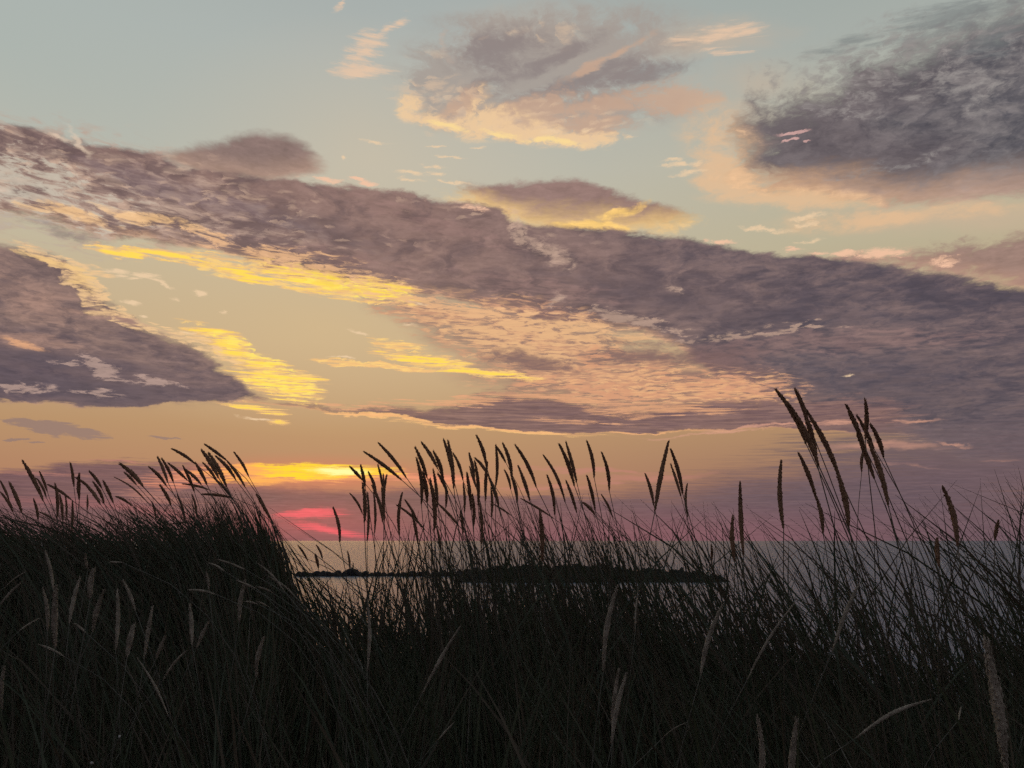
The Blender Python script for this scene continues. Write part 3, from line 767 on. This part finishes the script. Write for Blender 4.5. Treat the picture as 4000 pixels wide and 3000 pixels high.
# ------------------------------------------------------------------ stalks with their seed heads
def seed_head(foot, tip, w, seed):
    """Tapering marram spike: a knobbly core thatched with small pointed spikelets."""
    r = random.Random(seed)
    L = (tip - foot).length
    ax = (tip - foot).normalized()
    sidev = ax.cross(Vector((0, 1, 0))).normalized()
    if sidev.z < 0: sidev = -sidev                             # bows upward, then over with the wind
    bow = L * r.uniform(0.01, 0.06)
    n = 15
    path, rad = [], []
    for i in range(n):
        t_ = i / (n - 1)
        path.append(foot.lerp(tip, t_) + sidev * bow * math.sin(math.pi * t_) + Vector((0, r.uniform(-1, 1) * w * 0.05, 0)))
        pr = np.interp(t_, [0, 0.1, 0.3, 0.5, 0.75, 0.92, 1.0], [0.2, 0.5, 0.88, 1.0, 0.74, 0.36, 0.06])
        rad.append(w * 0.5 * 0.86 * pr * r.uniform(0.88, 1.1))
    V, Fc = tube(path, rad, 8)
    ns = int(max(60, min(130, 105 * L / 0.16)))
    for k in range(ns):
        t_ = (k + r.random()) / ns * 0.97
        f = t_ * (n - 1); i = int(f); c = path[i].lerp(path[min(i + 1, n - 1)], f - i)
        rr = rad[i] * (1 - f + i) + rad[min(i + 1, n - 1)] * (f - i)
        dirv = (path[min(i + 1, n - 1)] - path[i]).normalized() if i < n - 1 else ax
        a = dirv.cross(Vector((0.1, 1, 0))).normalized(); b_ = dirv.cross(a)
        th = k * 2.39996 + r.uniform(-0.3, 0.3)
        o_ = a * math.cos(th) + b_ * math.sin(th)
        sl = w * r.uniform(0.55, 0.95); sw = w * r.uniform(0.10, 0.16)
        p0 = c + o_ * rr * 0.8 - dirv * sl * 0.2
        pm = p0 + dirv * sl * 0.5 + o_ * w * r.uniform(0.05, 0.10)
        p1 = p0 + dirv * sl + o_ * w * r.uniform(0.01, 0.08)
        tg = dirv.cross(o_)
        b0 = len(V)
        V += [p0, pm + tg * sw, pm + o_ * sw * 0.8, pm - tg * sw, pm - o_ * sw * 0.6, p1]
        Fc += [(b0, b0 + 2, b0 + 1), (b0, b0 + 3, b0 + 2), (b0, b0 + 4, b0 + 3), (b0, b0 + 1, b0 + 4),
               (b0 + 5, b0 + 1, b0 + 2), (b0 + 5, b0 + 2, b0 + 3), (b0 + 5, b0 + 3, b0 + 4), (b0 + 5, b0 + 4, b0 + 1)]
    return V, Fc


def stalk(tx, ty, fx, fy, wpx, seed, pale, label, group):
    r = random.Random(seed * 13 + 5)
    W = 0.0118 if not pale else 0.0095
    d = F * W / wpx
    d = min(max(d, 0.95 if pale else 1.7), 4.4)
    if pale: d = min(d, 1.6)
    d *= r.uniform(0.95, 1.05)
    w = wpx * d / F * (1.2 if not pale else 1.05)
    foot = at(fx, fy, d); tip = at(tx, ty, d + r.uniform(-0.03, 0.03))
    ax = (foot - tip).normalized()
    gz = float(ground(foot.x, d))
    drop = foot.z - gz
    sx_ = max(-0.6, min(0.6, ax.x / max(0.35, abs(ax.z))))
    P3 = Vector((foot.x + sx_ * drop * r.uniform(0.35, 0.6), d + r.uniform(-0.1, 0.1), 0)); P3.z = float(ground(P3.x, P3.y)) - 0.02
    P1 = foot + Vector((ax.x, 0, min(ax.z, -0.25))).normalized() * drop * 0.35
    P2 = Vector((P3.x - sx_ * drop * 0.08, P3.y, P3.z + drop * 0.4))
    root = empty('grass_stalk', P3)
    tag(root, label, 'grass stalk', group)
    pts, rad = [], []
    for i in range(13):
        t_ = i / 12
        p_ = (1 - t_) ** 3 * foot + 3 * (1 - t_) ** 2 * t_ * P1 + 3 * (1 - t_) * t_ * t_ * P2 + t_ ** 3 * P3
        pts.append(p_ - P3); rad.append((0.0012 + 0.0009 * t_) * (0.62 if pale else 1.0))
    V, Fc = tube(pts, rad, 5)
    mesh_obj('stem', V, Fc, M_PALE_STEM if pale else M_STEM, root, smooth=True)
    V, Fc = seed_head(foot - P3, tip - P3, w, seed)
    mesh_obj('seed_head', V, Fc, M_PALE if pale else M_HEAD, root)
    return root


ORD = ['leftmost', 'second', 'third', 'fourth', 'fifth', 'sixth', 'seventh', 'eighth', 'ninth', 'tenth', 'eleventh', 'twelfth', 'thirteenth', 'fourteenth',
       'fifteenth', 'sixteenth', 'seventeenth', 'eighteenth', 'nineteenth', 'twentieth']


def describe(h, pale):
    tx, ty, fx, fy, w = h
    L = math.hypot(tx - fx, ty - fy); a = math.degrees(math.atan2(fx - tx, fy - ty))
    lean = 'upright' if abs(a) < 8 else ('left-leaning' if 8 <= a < 38 else ('low bowed' if a >= 38 else 'right-leaning'))
    size = 'long' if L > 175 else 'short' if L < 85 else 'stout' if w > 16 else 'slim' if w < 10.5 else 'tapered'
    return size, lean, 'pale' if pale else 'dark'


PLACES = [(lambda x, y: y > 2105 and 1140 < x < 1400, 'over the water before the breakwater'),
          (lambda x, y: x < 170, 'at the left edge of the tussock'), (lambda x, y: x < 330, 'over the left part of the tussock'),
          (lambda x, y: x < 560, 'over the middle of the tussock'), (lambda x, y: x < 735, 'over the right part of the tussock'),
          (lambda x, y: x < 1100, 'on the right shoulder of the tussock'),
          (lambda x, y: x < 1340, 'alone over the red glow'), (lambda x, y: x < 1540, 'against the bright sun slot'),
          (lambda x, y: x < 1700, 'just right of the sun slot'), (lambda x, y: x < 1830, 'in the thick of the middle ridge'),
          (lambda x, y: x < 1960, 'left of the headland on the ridge'), (lambda x, y: x < 2130, 'over the left end of the headland'),
          (lambda x, y: x < 2360, 'over the middle of the headland'), (lambda x, y: x < 2750, 'in the forked group past ridge'),
          (lambda x, y: x < 3000, 'in the gap before the tall cluster'), (lambda x, y: x < 3290, 'in the tallest cluster on the right'),
          (lambda x, y: x < 3500, 'in the second tall cluster on the right'), (lambda x, y: True, 'in the thicket at the right edge')]
PPLACES = [(lambda x, y: x < 260 and y < 2500, 'low at the left edge under the tussock'), (lambda x, y: x < 500 and y < 2500, 'below the left part of the tussock'),
           (lambda x, y: x < 700 and y < 2500, 'below the middle of the tussock'), (lambda x, y: x < 1250 and y < 2460, 'below the shoulder of the tussock'),
           (lambda x, y: x < 700, 'deep in the dark grass at lower left'), (lambda x, y: x < 1100, 'in the dark grass left of the water gap'),
           (lambda x, y: x < 2000, 'in the dark grass below the water gap'), (lambda x, y: x < 2600, 'in the dark grass below the headland'),
           (lambda x, y: x < 3150, 'in the dark grass right of the headland'), (lambda x, y: True, 'in the dark grass at lower right')]


def plant(lst, places, pale, group):
    cnt = {}
    byp = {}
    for h in sorted(lst):
        pl = next(p_ for f, p_ in places if f(h[0], h[1]))
        byp.setdefault(pl, []).append(h)
    s_ = 1000 if pale else 0
    for pl, hs in byp.items():
        for i, h in enumerate(hs):
            size, lean, tone = describe(h, pale)
            s_ += 1
            if len(hs) == 1: lab = '%s %s %s grass head %s' % (size, lean, tone, pl)
            elif i == len(hs) - 1: lab = 'rightmost %s %s %s head %s' % (size, lean, tone, pl)
            elif i == 0: lab = 'leftmost %s %s %s grass head %s' % (size, lean, tone, pl)
            else: lab = '%s %s %s head, %s from left %s' % (size, lean, tone, ORD[i], pl)
            stalk(*h, s_, pale, lab, group)

# seed heads: tip x, tip y, foot x, foot y, width (photo pixels); placed at the distance their width gives
DARK_HEADS = [
    (0, 1876, 36, 1953, 9), (0, 1921, 52, 2003, 9.9), (36, 1883, 86, 2003, 13.6), (86, 1797, 170, 1957, 15.4), (131, 1948, 149, 2034, 9.9),
    (142, 1867, 181, 1944, 9), (149, 1998, 217, 2034, 7.2), (154, 1842, 185, 1921, 9.9), (185, 1892, 280, 1953, 10.8), (215, 1887, 224, 2021, 11.8),
    (233, 1930, 244, 2034, 10.8), (255, 1930, 258, 2034, 8.1), (274, 1806, 289, 1903, 10.8), (283, 1953, 280, 2079, 9.9),
    (294, 1865, 362, 1921, 9.9), (310, 1849, 310, 1953, 13.6), (335, 1894, 393, 1971, 12.7), (341, 1933, 341, 1994, 7.2),
    (348, 1840, 398, 1908, 11.8), (362, 1881, 407, 1966, 11.8), (402, 1876, 443, 1966, 11.8), (443, 1862, 579, 1966, 6.3),
    (452, 1939, 515, 1975, 9.9), (466, 1810, 561, 1903, 17.2), (484, 1844, 533, 1894, 9.9), (579, 1822, 651, 1899, 11.8),
    (592, 1957, 610, 2034, 7.2), (615, 1783, 656, 1885, 12.7), (624, 1894, 669, 1975, 12.7), (631, 1790, 678, 1885, 11.8),
    (649, 2050, 759, 2037, 6.3), (656, 1808, 732, 1876, 11.8), (669, 1752, 764, 1813, 11.8), (692, 1930, 723, 2034, 9.9), (712, 1890, 814, 1912, 9),
    (714, 1820, 759, 1921, 11.8), (719, 1831, 787, 1894, 11.8), (750, 1930, 769, 2021, 9), (762, 1806, 809, 1894, 13.6),
    (787, 1758, 854, 1867, 18.1), (787, 1930, 909, 1944, 10.8), (791, 1806, 850, 1885, 11.8), (798, 1734, 886, 1799, 11.8),
    (814, 1768, 886, 1903, 16.3), (836, 1867, 904, 1939, 9.9), (841, 1781, 922, 1876, 13.6), (886, 1799, 958, 1903, 11.8),
    (913, 1765, 972, 1862, 10.8), (1000, 1930, 1059, 2034, 11.8), (1163, 2129, 1203, 2192, 8.1), (1231, 2165, 1244, 2220, 10.8),
    (1235, 2129, 1260, 2183, 8.1), (1301, 1980, 1328, 2120, 12.7), (1357, 2152, 1366, 2224, 8.1), (1366, 1822, 1416, 1876, 11.8),
    (1366, 1926, 1416, 2007, 9), (1409, 1817, 1427, 1903, 12.7), (1416, 1885, 1423, 2043, 15.4), (1420, 1763, 1570, 1876, 13.6),
    (1436, 1921, 1434, 2116, 10.8), (1439, 1844, 1470, 1921, 11.8), (1452, 1894, 1495, 2039, 13.6), (1459, 1921, 1463, 2084, 9.9),
    (1475, 1813, 1493, 1903, 9.9), (1477, 1729, 1588, 1867, 13.6), (1491, 1903, 1500, 2025, 10.8), (1497, 1849, 1497, 1921, 8.1),
    (1511, 1853, 1502, 2034, 12.7), (1547, 1971, 1660, 2070, 9.9), (1572, 1921, 1561, 2093, 12.7), (1581, 1951, 1633, 2039, 9.9),
    (1610, 2003, 1633, 2125, 11.8), (1622, 1747, 1669, 1867, 14.5), (1626, 1786, 1646, 1971, 14.5), (1646, 1727, 1710, 1831, 14.5),
    (1651, 1840, 1669, 1966, 16.3), (1678, 1867, 1696, 2075, 18.1), (1692, 1761, 1732, 1876, 15.4), (1692, 1831, 1710, 1975, 12.7),
    (1705, 2057, 1723, 2147, 9), (1710, 1849, 1750, 1930, 13.6), (1710, 1966, 1791, 2052, 10.8), (1732, 1716, 1764, 1840, 14.5),
    (1739, 1903, 1741, 1985, 9.9), (1750, 1720, 1773, 1908, 16.3), (1769, 1768, 1809, 1876, 11.8), (1798, 1996, 1809, 2084, 10.8),
    (1809, 1885, 1814, 2003, 9.9), (1823, 1844, 1841, 1994, 13.6), (1832, 1770, 1854, 1867, 12.7), (1834, 1822, 1859, 1903, 10.8),
    (1845, 1930, 1850, 2057, 12.7), (1854, 1788, 1909, 1862, 11.8), (1854, 1799, 1868, 1975, 13.6), (1861, 1700, 1900, 1822, 14.5),
    (1873, 1966, 1882, 2125, 11.8), (1904, 1801, 1897, 1957, 12.7), (1909, 1862, 1949, 1980, 14.5), (1918, 1903, 1920, 2021, 10.8),
    (1922, 1966, 1995, 2012, 7.2), (1936, 1736, 1936, 1903, 12.7), (1940, 1745, 1976, 1808, 10.8), (1963, 1729, 2000, 1876, 14.5),
    (1970, 1835, 1995, 1912, 9.9), (2000, 1862, 2020, 1966, 12.7), (2011, 1736, 2095, 1903, 14.5), (2023, 1817, 2070, 1957, 13.6),
    (2032, 1946, 2163, 2025, 8.1), (2108, 1989, 2118, 2192, 17.2), (2120, 1774, 2208, 1962, 11.8), (2136, 1853, 2167, 2012, 12.7),
    (2183, 1731, 2244, 1899, 15.4), (2210, 1725, 2253, 1885, 13.6), (2210, 1876, 2253, 2003, 11.8), (2276, 1962, 2325, 2012, 11.8),
    (2292, 1722, 2321, 1867, 13.6), (2292, 1856, 2325, 1994, 13.6), (2348, 1930, 2393, 2021, 9), (2350, 1765, 2380, 1917, 13.6),
    (2520, 1849, 2554, 1975, 12.7), (2613, 1718, 2558, 1998, 17.2), (2619, 1752, 2667, 1930, 15.4), (2619, 1810, 2660, 1939, 10.8),
    (2685, 1887, 2687, 2021, 9.9), (2778, 2129, 2778, 2192, 9.9), (2863, 2012, 2870, 2192, 16.3), (2891, 1881, 2904, 2170, 17.2),
    (3027, 1518, 3149, 1735, 19.9), (3052, 1794, 3061, 2065, 18.1), (3077, 1572, 3199, 1821, 22.6), (3104, 1516, 3156, 1649, 18.1),
    (3118, 1767, 3190, 1952, 16.3), (3136, 1595, 3190, 1807, 20.8), (3145, 1595, 3289, 1889, 19.9), (3190, 1943, 3215, 2083, 16.3),
    (3267, 1835, 3316, 2056, 21.7), (3303, 1577, 3380, 1753, 18.1), (3346, 1620, 3414, 1753, 15.4), (3348, 1694, 3416, 1871, 18.1),
    (3375, 1753, 3366, 1844, 11.8), (3380, 1559, 3380, 1717, 17.2), (3389, 1717, 3470, 1975, 20.8), (3398, 1654, 3452, 1789, 17.2),
    (3660, 2101, 3669, 2214, 18.1), (3683, 1900, 3741, 2133, 22.6), (3900, 2033, 3886, 2110, 13.6),
]
PALE_HEADS = [
    (18, 2603, 9, 2770, 18.1), (81, 2277, 0, 2363, 11.8), (104, 2232, 18, 2295, 6.3), (149, 2517, 253, 2566, 9.9), (154, 2415, 77, 2462, 7.2),
    (165, 2293, 185, 2467, 15.4), (176, 2151, 208, 2304, 14.5), (219, 2282, 217, 2530, 25.3), (289, 2435, 335, 2472, 9),
    (314, 2250, 271, 2435, 18.1), (332, 2160, 344, 2227, 10.8), (366, 2223, 353, 2340, 24.4), (407, 2304, 362, 2467, 20.8),
    (425, 2196, 479, 2198, 7.2), (457, 2300, 452, 2539, 18.1), (479, 2264, 529, 2386, 13.6), (524, 2438, 497, 2566, 22.6),
    (533, 2566, 656, 2792, 9.9), (597, 2368, 565, 2566, 18.1), (646, 2485, 610, 2575, 16.3), (730, 2304, 843, 2322, 9.9),
    (732, 2539, 637, 2657, 11.8), (741, 2358, 750, 2521, 18.1), (805, 2232, 816, 2304, 10.8), (814, 2198, 877, 2232, 8.1),
    (814, 2429, 769, 2530, 15.4), (850, 2184, 963, 2227, 9), (922, 2266, 1000, 2300, 9), (954, 2349, 1008, 2361, 9), (958, 2264, 934, 2431, 19.9),
    (1000, 2196, 1113, 2313, 8.1), (1000, 2291, 1068, 2318, 8.1), (1000, 2349, 1050, 2371, 8.1), (1032, 2485, 1000, 2648, 18.1),
    (1045, 2250, 1158, 2336, 8.1), (1436, 2340, 1434, 2621, 15.4), (1775, 2820, 1710, 2892, 6.3), (1800, 2442, 1651, 2707, 14.5),
    (2414, 2282, 2357, 2621, 21.7), (2418, 2607, 2393, 2883, 18.1), (2448, 2625, 2389, 2906, 19.9), (2495, 2291, 2481, 2467, 7.2),
    (2687, 2820, 2579, 2892, 4.5), (2823, 2363, 2737, 2639, 19.9), (2956, 2790, 2963, 3109, 24.4), (3108, 2349, 2918, 2657, 10.8),
    (3113, 2804, 3086, 3086, 27.1), (3357, 2277, 3253, 2539, 18.1), (3642, 2731, 3344, 2883, 15.4), (3755, 2761, 3746, 2811, 7.2),
    (3850, 2492, 3931, 3019, 47),
]

plant(DARK_HEADS, PLACES, False, 'seed heads standing against the sunset')
plant(PALE_HEADS, PPLACES, True, 'pale seed heads in the dark foreground grass')


# ------------------------------------------------------------------ two pale shells low in the grass
def shell(px, py, d, s, seed, label):
    r = random.Random(seed); c = at(px, py, d)
    pts, rad = [], []
    for i in range(40):
        a = i * 0.42; k = math.exp(-i * 0.055)
        pts.append(Vector((math.cos(a) * s * 0.55 * k, math.sin(a) * s * 0.4 * k, s * 0.9 * (1 - k)))); rad.append(s * 0.48 * k)
    V, Fc = tube(pts, rad, 8)
    o = mesh_obj('snail_shell', V, Fc, M_SHELL, smooth=True)
    o.location = c; o.rotation_euler = (r.uniform(0.6, 1.4), r.uniform(-0.6, 0.6), r.uniform(0, 6))
    return tag(o, label, 'shell', 'pale specks in the grass at lower left')


shell(468, 2878, 1.25, 0.003, 1, 'tiny pale speck like a snail shell, the upper of two in the grass')
shell(357, 2981, 1.2, 0.003, 2, 'tiny pale speck like a snail shell, the lower one near the bottom edge')
